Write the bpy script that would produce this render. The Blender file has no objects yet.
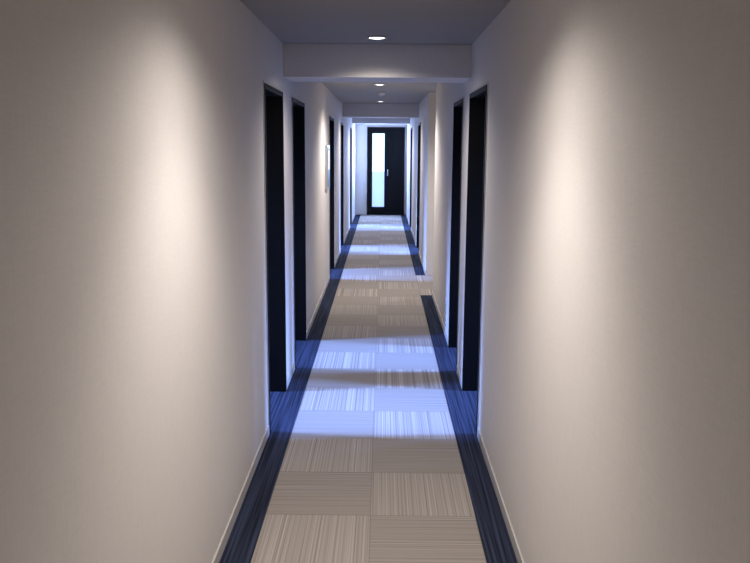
import bpy, bmesh, math
from mathutils import Matrix, Vector

sc = bpy.context.scene
sc.view_settings.view_transform = 'Standard'
sc.view_settings.look = 'None'
sc.view_settings.exposure = 0.0

WL, WR = -0.622, 0.622
CEIL = 2.35
DOORH = 2.03
YB, YE = -2.0, 19.8
TH = 0.15
XO = 2.3

# ---------------------------------------------------------------- materials
def new_mat(name):
    m = bpy.data.materials.new(name); m.use_nodes = True
    nt = m.node_tree
    return m, nt, nt.nodes['Principled BSDF']

def simple(name, col, rough=0.5, metal=0.0, noise=0.06, scale=30, emis=None, es=0, bump=0.0, spec=0.5):
    m, nt, b = new_mat(name)
    b.inputs['Roughness'].default_value = rough
    b.inputs['Metallic'].default_value = metal
    b.inputs['Specular IOR Level'].default_value = spec
    tc = nt.nodes.new('ShaderNodeTexCoord')
    n = nt.nodes.new('ShaderNodeTexNoise'); n.inputs['Scale'].default_value = scale
    nt.links.new(tc.outputs['Object'], n.inputs['Vector'])
    r = nt.nodes.new('ShaderNodeValToRGB')
    r.color_ramp.elements[0].color = tuple(c*(1-noise) for c in col)+(1,)
    r.color_ramp.elements[1].color = tuple(min(1, c*(1+noise)) for c in col)+(1,)
    nt.links.new(n.outputs['Fac'], r.inputs['Fac'])
    nt.links.new(r.outputs['Color'], b.inputs['Base Color'])
    if bump:
        bp = nt.nodes.new('ShaderNodeBump'); bp.inputs['Strength'].default_value = bump
        bp.inputs['Distance'].default_value = 0.002
        nt.links.new(n.outputs['Fac'], bp.inputs['Height'])
        nt.links.new(bp.outputs['Normal'], b.inputs['Normal'])
    if emis:
        b.inputs['Emission Color'].default_value = emis+(1,)
        b.inputs['Emission Strength'].default_value = es
    return m

def wallpaper(name, col):
    m, nt, b = new_mat(name)
    b.inputs['Roughness'].default_value = 0.8
    b.inputs['Specular IOR Level'].default_value = 0.2
    tc = nt.nodes.new('ShaderNodeTexCoord')
    mp = nt.nodes.new('ShaderNodeMapping'); mp.inputs['Scale'].default_value = (220, 220, 10)
    nt.links.new(tc.outputs['Object'], mp.inputs['Vector'])
    n1 = nt.nodes.new('ShaderNodeTexNoise'); n1.inputs['Scale'].default_value = 1; n1.inputs['Detail'].default_value = 3
    nt.links.new(mp.outputs['Vector'], n1.inputs['Vector'])
    mp2 = nt.nodes.new('ShaderNodeMapping'); mp2.inputs['Scale'].default_value = (25, 25, 260)
    nt.links.new(tc.outputs['Object'], mp2.inputs['Vector'])
    n2 = nt.nodes.new('ShaderNodeTexNoise'); n2.inputs['Scale'].default_value = 1; n2.inputs['Detail'].default_value = 2
    nt.links.new(mp2.outputs['Vector'], n2.inputs['Vector'])
    ad = nt.nodes.new('ShaderNodeMath'); ad.operation = 'ADD'
    nt.links.new(n1.outputs['Fac'], ad.inputs[0]); nt.links.new(n2.outputs['Fac'], ad.inputs[1])
    r = nt.nodes.new('ShaderNodeMapRange')
    r.inputs['From Min'].default_value = 0.6; r.inputs['From Max'].default_value = 1.4
    nt.links.new(ad.outputs[0], r.inputs['Value'])
    mx = nt.nodes.new('ShaderNodeMix'); mx.data_type = 'RGBA'
    mx.inputs[6].default_value = tuple(c*0.95 for c in col)+(1,)
    mx.inputs[7].default_value = tuple(c*1.05 for c in col)+(1,)
    nt.links.new(r.outputs[0], mx.inputs[0])
    nt.links.new(mx.outputs[2], b.inputs['Base Color'])
    bp = nt.nodes.new('ShaderNodeBump'); bp.inputs['Strength'].default_value = 0.2; bp.inputs['Distance'].default_value = 0.0006
    nt.links.new(ad.outputs[0], bp.inputs['Height']); nt.links.new(bp.outputs['Normal'], b.inputs['Normal'])
    return m

def M(nt, op, a, b=None, c=None):
    n = nt.nodes.new('ShaderNodeMath'); n.operation = op
    for i, v in enumerate((a, b, c)):
        if v is None: continue
        if isinstance(v, (int, float)): n.inputs[i].default_value = v
        else: nt.links.new(v, n.inputs[i])
    return n.outputs[0]

def carpet():
    m, nt, b = new_mat('carpet_tile_taupe')
    b.inputs['Roughness'].default_value = 0.95
    b.inputs['Specular IOR Level'].default_value = 0.1
    tc = nt.nodes.new('ShaderNodeTexCoord')
    sp = nt.nodes.new('ShaderNodeSeparateXYZ'); nt.links.new(tc.outputs['Object'], sp.inputs[0])
    X, Y = sp.outputs[0], sp.outputs[1]
    tx = M(nt, 'DIVIDE', X, 0.486)
    ty = M(nt, 'DIVIDE', M(nt, 'SUBTRACT', Y, 0.05), 0.5)
    ix, iy = M(nt, 'FLOOR', tx), M(nt, 'FLOOR', ty)
    par = M(nt, 'FLOORED_MODULO', M(nt, 'ADD', ix, iy), 2.0)   # 1 -> stripes along the hall
    s = M(nt, 'ADD', M(nt, 'MULTIPLY', X, par), M(nt, 'MULTIPLY', Y, M(nt, 'SUBTRACT', 1.0, par)))
    l = M(nt, 'ADD', M(nt, 'MULTIPLY', Y, par), M(nt, 'MULTIPLY', X, M(nt, 'SUBTRACT', 1.0, par)))
    off = M(nt, 'ADD', M(nt, 'MULTIPLY', ix, 7.31), M(nt, 'MULTIPLY', iy, 3.77))
    cb = nt.nodes.new('ShaderNodeCombineXYZ')
    nt.links.new(M(nt, 'ADD', M(nt, 'MULTIPLY', s, 120.0), off), cb.inputs[0])
    nt.links.new(M(nt, 'MULTIPLY', l, 0.25), cb.inputs[1])
    n = nt.nodes.new('ShaderNodeTexNoise'); n.inputs['Scale'].default_value = 1.0; n.inputs['Detail'].default_value = 1.0
    nt.links.new(cb.outputs[0], n.inputs['Vector'])
    r = nt.nodes.new('ShaderNodeValToRGB')
    e = r.color_ramp.elements
    e[0].position = 0.28; e[0].color = (0.18, 0.16, 0.146, 1)
    e[1].position = 0.76; e[1].color = (0.43, 0.395, 0.365, 1)
    k = e.new(0.42); k.color = (0.265, 0.238, 0.218, 1)
    k = e.new(0.58); k.color = (0.325, 0.294, 0.27, 1)
    nt.links.new(n.outputs['Fac'], r.inputs['Fac'])
    f = nt.nodes.new('ShaderNodeTexNoise'); f.inputs['Scale'].default_value = 420; f.inputs['Detail'].default_value = 1
    nt.links.new(tc.outputs['Object'], f.inputs['Vector'])
    fm = nt.nodes.new('ShaderNodeMapRange'); fm.inputs['To Min'].default_value = 0.8; fm.inputs['To Max'].default_value = 1.2
    nt.links.new(f.outputs['Fac'], fm.inputs['Value'])
    def edge(t, size):
        fr = M(nt, 'FRACT', t)
        d = M(nt, 'MINIMUM', fr, M(nt, 'SUBTRACT', 1.0, fr))
        return M(nt, 'GREATER_THAN', M(nt, 'MULTIPLY', d, size), 0.003)
    seam = M(nt, 'MULTIPLY', edge(tx, .486), edge(ty, .5))
    seamv = M(nt, 'ADD', M(nt, 'MULTIPLY', seam, 0.22), 0.78)
    tone = M(nt, 'MULTIPLY', M(nt, 'MULTIPLY', fm.outputs[0], seamv), M(nt, 'ADD', 0.93, M(nt, 'MULTIPLY', par, 0.13)))
    vm = nt.nodes.new('ShaderNodeVectorMath'); vm.operation = 'SCALE'
    nt.links.new(r.outputs['Color'], vm.inputs[0]); nt.links.new(tone, vm.inputs['Scale'])
    nt.links.new(vm.outputs[0], b.inputs['Base Color'])
    return m

def border_mat():
    m, nt, b = new_mat('carpet_charcoal')
    b.inputs['Roughness'].default_value = 1.0
    b.inputs['Specular IOR Level'].default_value = 0.05
    tc = nt.nodes.new('ShaderNodeTexCoord')
    mp = nt.nodes.new('ShaderNodeMapping'); mp.inputs['Scale'].default_value = (85, 1.0, 1)
    nt.links.new(tc.outputs['Object'], mp.inputs['Vector'])
    n = nt.nodes.new('ShaderNodeTexNoise'); n.inputs['Scale'].default_value = 1; n.inputs['Detail'].default_value = 2
    nt.links.new(mp.outputs['Vector'], n.inputs['Vector'])
    r = nt.nodes.new('ShaderNodeValToRGB')
    r.color_ramp.elements[0].position = 0.35; r.color_ramp.elements[0].color = (0.012, 0.0145, 0.024, 1)
    r.color_ramp.elements[1].position = 0.7; r.color_ramp.elements[1].color = (0.040, 0.050, 0.090, 1)
    nt.links.new(n.outputs['Fac'], r.inputs['Fac']); nt.links.new(r.outputs['Color'], b.inputs['Base Color'])
    return m

m_wall = wallpaper('wallpaper_taupe', (0.655, 0.626, 0.605))
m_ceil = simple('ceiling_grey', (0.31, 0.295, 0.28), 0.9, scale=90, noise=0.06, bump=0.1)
m_base = simple('baseboard_vinyl', (0.50, 0.475, 0.455), 0.5)
m_carpet = carpet()
m_border = border_mat()
m_black = simple('black_painted_steel', (0.0035, 0.0035, 0.004), 0.6, spec=0.12)
m_alu = simple('anodised_aluminium', (0.55, 0.55, 0.55), 0.35, metal=0.8)
m_white = simple('white_plastic', (0.75, 0.75, 0.73), 0.4)
m_bulb = simple('downlight_lens', (0.9, 0.9, 0.88), 0.4, emis=(1.0, 0.93, 0.82), es=9)
m_glassday = simple('frosted_daylight_glass', (0.7, 0.8, 0.95), 0.3, emis=(0.50, 0.68, 1.0), es=1.5, scale=3, noise=0.1)
m_glasslow = simple('frosted_blue_glass', (0.4, 0.55, 0.9), 0.3, emis=(0.36, 0.53, 1.0), es=1.05, scale=3, noise=0.1)
m_sign = simple('sign_blue', (0.12, 0.22, 0.4), 0.4)
m_paper = simple('sign_paper', (0.7, 0.74, 0.8), 0.6)

# ---------------------------------------------------------------- mesh helpers
def boxes_obj(name, boxes, mat, bevel=0.0, parent=None):
    bm = bmesh.new()
    for (x0, x1, y0, y1, z0, z1) in boxes:
        g = bmesh.ops.create_cube(bm, size=1)
        for v in g['verts']:
            v.co = Vector(((x0+x1)/2 + v.co.x*(x1-x0), (y0+y1)/2 + v.co.y*(y1-y0), (z0+z1)/2 + v.co.z*(z1-z0)))
    me = bpy.data.meshes.new(name); bm.to_mesh(me); bm.free()
    o = bpy.data.objects.new(name, me); sc.collection.objects.link(o)
    me.materials.append(mat)
    if bevel:
        bv = o.modifiers.new('bevel', 'BEVEL'); bv.width = bevel; bv.segments = 2
    if parent: o.parent = parent
    return o

def lathe(name, prof, mat, center, axis='Z', parent=None, seg=40):
    bm = bmesh.new(); rings = []
    for (r, h) in prof:
        ring = []
        for i in range(seg):
            a = 2*math.pi*i/seg
            p = Vector((r*math.cos(a), r*math.sin(a), h))
            if axis == 'X': p = Vector((p.z, p.x, p.y))
            if axis == 'Y': p = Vector((p.x, p.z, p.y))
            ring.append(bm.verts.new(p + Vector(center)))
        rings.append(ring)
    for a, b in zip(rings, rings[1:]):
        for i in range(seg):
            bm.faces.new((a[i], a[(i+1) % seg], b[(i+1) % seg], b[i]))
    bm.faces.new(rings[0]); bm.faces.new(rings[-1])
    bmesh.ops.recalc_face_normals(bm, faces=bm.faces)
    me = bpy.data.meshes.new(name); bm.to_mesh(me); bm.free()
    for p in me.polygons: p.use_smooth = len(p.vertices) == 4
    o = bpy.data.objects.new(name, me); sc.collection.objects.link(o); me.materials.append(mat)
    if parent: o.parent = parent
    return o

def empty(name):
    e = bpy.data.objects.new(name, None); sc.collection.objects.link(e); e.empty_display_size = 0.2
    return e

# ---------------------------------------------------------------- plan
left = [(4.62, 5.46, 1.0), (6.03, 6.95, 0.9), (10.2, 11.1, 1.4), (12.9, 13.75, 1.6), (16.6, 17.45, 1.9)]
right = [(4.62, 5.52, 1.0), (5.98, 6.75, 0.9), (12.6, 13.5, 1.6), (16.2, 17.1, 1.9)]
ALC = (9.15, 10.6)

boxes_obj('floor', [(-XO-.1, XO+.1, YB-.1, YE+.1, -0.1, 0.0)], m_carpet)
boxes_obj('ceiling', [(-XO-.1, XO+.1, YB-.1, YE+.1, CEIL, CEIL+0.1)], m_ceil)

def wall_side(name, x0, x1, doors, opens=()):
    b = []; cuts = sorted([(d[0], d[1], DOORH) for d in doors] + [(o[0], o[1], CEIL) for o in opens])
    y = YB
    for (a, c, h) in cuts:
        b.append((x0, x1, y, a, 0, CEIL))
        if h < CEIL: b.append((x0, x1, a, c, h, CEIL))
        y = c
    b.append((x0, x1, y, YE, 0, CEIL))
    return boxes_obj(name, b, m_wall)
wall_side('wall_left', WL-TH, WL, left)
wall_side('wall_right', WR, WR+TH, right, [ALC])

# rooms behind the openings
MG, PT = 0.11, 0.05
def rooms(side, doors, name):
    s = -1 if side == 'L' else 1
    b = []
    for (a, c, p) in doors:
        xi, xo = s*(abs(WL)+TH), s*XO
        lo, hi = min(xi, xo), max(xi, xo)
        b.append((lo, hi, a-MG-PT, a-MG, 0, CEIL)); b.append((lo, hi, c+MG, c+MG+PT, 0, CEIL))
        w0, w1 = min(xo, xo+s*.08), max(xo, xo+s*.08)
        ya, yc = a-MG-PT, c+MG+PT
        b.append((w0, w1, ya, yc, 0, 0.75)); b.append((w0, w1, ya, yc, 2.15, CEIL))
        b.append((w0, w1, ya, a, 0.75, 2.15)); b.append((w0, w1, c, yc, 0.75, 2.15))
    return boxes_obj(name, b, m_wall)
rooms('L', left, 'wall_room_partition_left')
rooms('R', right, 'wall_room_partition_right')
boxes_obj('wall_end', [(-XO, XO, YE, YE+.1, 0, CEIL)], m_wall)
boxes_obj('wall_back', [(-XO, XO, YB-.1, YB, 0, CEIL)], m_wall)
boxes_obj('wall_alcove', [(WR+TH, XO, ALC[0]-.06, ALC[0], 0, CEIL), (WR+TH, XO, ALC[1], ALC[1]+.06, 0, CEIL),
                          (XO-.06, XO, ALC[0], ALC[1], 0, CEIL)], m_wall)

# windows in the rooms
wn = 1
for side, doors in (('L', left), ('R', right)):
    s = -1 if side == 'L' else 1
    for (a, c, p) in doors:
        e = empty('window_%d' % wn)
        x = s*(XO+.04)
        boxes_obj('frame', [(x-.03, x+.03, a, a+.04, .75, 2.15), (x-.03, x+.03, c-.04, c, .75, 2.15),
                            (x-.03, x+.03, a+.04, c-.04, .75, .79), (x-.03, x+.03, a+.04, c-.04, 2.11, 2.15)],
                  m_alu, 0.003, e)
        ld = bpy.data.lights.new('daylight', 'AREA'); ld.shape = 'RECTANGLE'
        ld.size = 0.5; ld.size_y = 0.5
        if a > 9: ld.size = 1.3
        ld.energy = 92*p; ld.color = (0.20, 0.37, 1.0); ld.spread = math.radians(70)
        lo = bpy.data.objects.new('daylight_%d' % wn, ld); sc.collection.objects.link(lo)
        lo.location = (s*3.6, a+0.22, 2.65)
        d = Vector((0, a+0.36, 0.0)) - lo.location
        lo.rotation_euler = d.to_track_quat('-Z', 'X').to_euler()
        wn += 1

# baseboards
def baseboard(name, xa, xb, doors, opens=()):
    b = []; y = YB
    for (a, c) in sorted([(d[0]-.02, d[1]+.02) for d in doors] + [(o[0], o[1]) for o in opens]):
        b.append((xa, xb, y, a, 0, 0.06)); y = c
    b.append((xa, xb, y, YE, 0, 0.06))
    return boxes_obj(name, b, m_base, 0.002)
baseboard('baseboard_left', WL, WL+.008, left)
baseboard('baseboard_right', WR-.008, WR, right, [ALC])

# dark carpet border
BI = 0.486
boxes_obj('carpet_border_left', [(WL+.008, -BI, YB, YE, 0.0, 0.003)], m_border)
boxes_obj('carpet_border_right', [(BI, WR-.008, YB, ALC[0], 0.0, 0.003), (BI, WR-.008, ALC[1], YE, 0.0, 0.003)], m_border)

# beams
for y0, y1 in ((5.56, 6.0), (13.6, 14.05), (17.9, 18.3)):
    boxes_obj('ceiling_beam', [(WL, WR, y0, y1, 2.135, CEIL)], m_wall, 0.003)

# doors
dn = 1
for side, doors in (('L', left), ('R', right)):
    s = -1 if side == 'L' else 1
    for (a, c, p) in doors:
        e = empty('door_%d' % dn); dn += 1
        xi = s*(abs(WL)-.010); xo = s*(abs(WL)+TH+.01)
        lo, hi = min(xi, xo), max(xi, xo)
        boxes_obj('frame', [(lo, hi, a, a+.025, 0.003, DOORH-.03), (lo, hi, c-.025, c, 0.003, DOORH-.03),
                            (lo, hi, a, c, DOORH-.03, DOORH)], m_black, 0.002, e)
        t0, t1 = sorted((s*(abs(WL)-.006), s*abs(WL)))
        boxes_obj('edge_trim', [(t0, t1, a-.012, a, 0.003, DOORH+.012), (t0, t1, c, c+.012, 0.003, DOORH+.012),
                                (t0, t1, a, c, DOORH, DOORH+.012)], m_alu, 0.001, e)
        c0, c1 = sorted((s*(abs(WL)-.008), s*(XO-.05)))
        boxes_obj('doorway_carpet', [(c0, c1, a+.025, c-.025, 0.0, 0.003)], m_border, 0, e)
        l0, l1 = sorted((s*(abs(WL)+TH+.015), s*(abs(WL)+TH+.015+(c-a)-.06)))
        yl = c-.03
        boxes_obj('leaf', [(l0, l1, yl, yl+.04, 0.01, DOORH-.04)], m_black, 0.003, e)
        hx = s*(abs(WL)+TH+(c-a)-.12)
        lathe('rose', [(0.025, -0.008), (0.025, 0)], m_alu, (hx, yl, 1.0), 'Y', e)
        h0, h1 = sorted((hx+s*.01, hx-s*.12))
        boxes_obj('lever', [(hx-.009, hx+.009, yl-.05, yl-.008, .991, 1.009), (h0, h1, yl-.06, yl-.045, .99, 1.01)], m_alu, 0.004, e)
        px = s*(abs(WL)+TH+.02)
        for i, hz in enumerate((0.25, 1.0, 1.8)):
            boxes_obj('hinge_%d' % (i+1), [(px-.006, px+.006, yl-.012, yl, hz-.05, hz+.05)], m_black, 0.002, e)

# end door
e = empty('door_%d' % dn)
X0, X1, yd = -0.336, 0.565, YE
boxes_obj('frame', [(X0, X0+.06, yd-.05, yd, .003, 2.1), (X1-.06, X1, yd-.05, yd, .003, 2.1), (X0+.06, X1-.06, yd-.05, yd, 2.04, 2.1)], m_black, .003, e)
gx0, gx1, gz0, gz1 = -0.21, 0.08, 0.2, 1.95
boxes_obj('leaf', [(X0+.06, gx0, yd-.04, yd, .01, 2.04), (gx1, X1-.06, yd-.04, yd, .01, 2.04),
                   (gx0, gx1, yd-.04, yd, .01, gz0), (gx0, gx1, yd-.04, yd, gz1, 2.04)], m_black, .002, e)
boxes_obj('glass_upper', [(gx0, gx1, yd-.02, yd-.01, 1.04, gz1)], m_glassday, 0, e)
boxes_obj('glass_lower', [(gx0, gx1, yd-.02, yd-.01, gz0, 1.04)], m_glasslow, 0, e)
boxes_obj('pull_handle', [(.15, .17, yd-.09, yd-.07, .95, 1.1), (.15, .17, yd-.07, yd-.04, .96, .98), (.15, .17, yd-.07, yd-.04, 1.07, 1.09)], m_alu, .004, e)
ld = bpy.data.lights.new('door_daylight', 'AREA'); ld.shape = 'RECTANGLE'; ld.size = 0.27; ld.size_y = 0.85
ld.energy = 120; ld.color = (0.36, 0.52, 1.0)
lo = bpy.data.objects.new('door_daylight', ld); sc.collection.objects.link(lo)
lo.location = (-.065, yd-.06, 1.5); lo.rotation_euler = (math.radians(-90), 0, 0)

# downlights
def downlight(y, cones, x=0.0):
    e = empty('downlight')
    lathe('trim_ring', [(0.046, 0.0), (0.062, -0.002), (0.064, -0.007), (0.058, -0.010), (0.048, -0.006), (0.046, 0.0)], m_white, (x, y, CEIL), 'Z', e)
    lathe('lens', [(0.0455, -0.001), (0.0455, -0.006), (0.03, -0.008)], m_bulb, (x, y, CEIL), 'Z', e)
    for power, ang in cones:
        l = bpy.data.lights.new('lamp', 'SPOT'); l.energy = power; l.color = (1.0, 0.918, 0.85)
        l.spot_size = math.radians(ang); l.spot_blend = 1.0; l.shadow_soft_size = 0.06
        o = bpy.data.objects.new('lamp', l); sc.collection.objects.link(o); o.location = (x, y, CEIL-.07); o.parent = e
downlight(-0.9, [(110, 130)])  # unseen fitting behind the camera, added to raise the ambient light
downlight(2.6, [(80, 104), (62, 150)])
downlight(5.2, [(76, 150)])
downlight(9.2, [(140, 148)])
downlight(12.8, [(95, 150)])
downlight(16.2, [(85, 150)])
downlight(9.9, [(60, 150)], 1.5)

lathe('smoke_detector', [(0.05, 0), (0.05, -.012), (0.04, -.03), (0.02, -.036)], m_white, (0.02, 10.7, CEIL))

e = empty('notice_board')
boxes_obj('frame', [(WL, WL+.03, 9.45, 9.85, 1.18, 1.68)], m_alu, .004, e)
boxes_obj('panel', [(WL+.03, WL+.033, 9.47, 9.83, 1.2, 1.66)], m_sign, 0, e)
boxes_obj('paper', [(WL+.033, WL+.035, 9.5, 9.8, 1.4, 1.62)], m_paper, 0, e)
e = empty('wall_switch')
boxes_obj('plate', [(.80, .88, ALC[1]-.012, ALC[1], 1.2, 1.32)], m_white, .003, e)
boxes_obj('rocker', [(.82, .86, ALC[1]-.018, ALC[1]-.012, 1.23, 1.29)], m_white, .002, e)

w = bpy.data.worlds.new('sky'); sc.world = w; w.use_nodes = True
w.node_tree.nodes['Background'].inputs[0].default_value = (0.35, 0.5, 1.0, 1)
w.node_tree.nodes['Background'].inputs[1].default_value = 1.0

# camera
cd = bpy.data.cameras.new('camera'); cd.sensor_width = 36; cd.lens = 36*815/750; cd.clip_start = 0.05
co = bpy.data.objects.new('camera', cd); sc.collection.objects.link(co)
pitch = math.degrees(math.atan(137.5/815))
R = Matrix.Rotation(math.radians(0.49), 4, 'Z') @ Matrix.Rotation(math.radians(90-pitch), 4, 'X') @ Matrix.Rotation(math.radians(0.40), 4, 'Z')
co.matrix_world = Matrix.Translation((0.044, 0, 1.7)) @ R
sc.camera = co
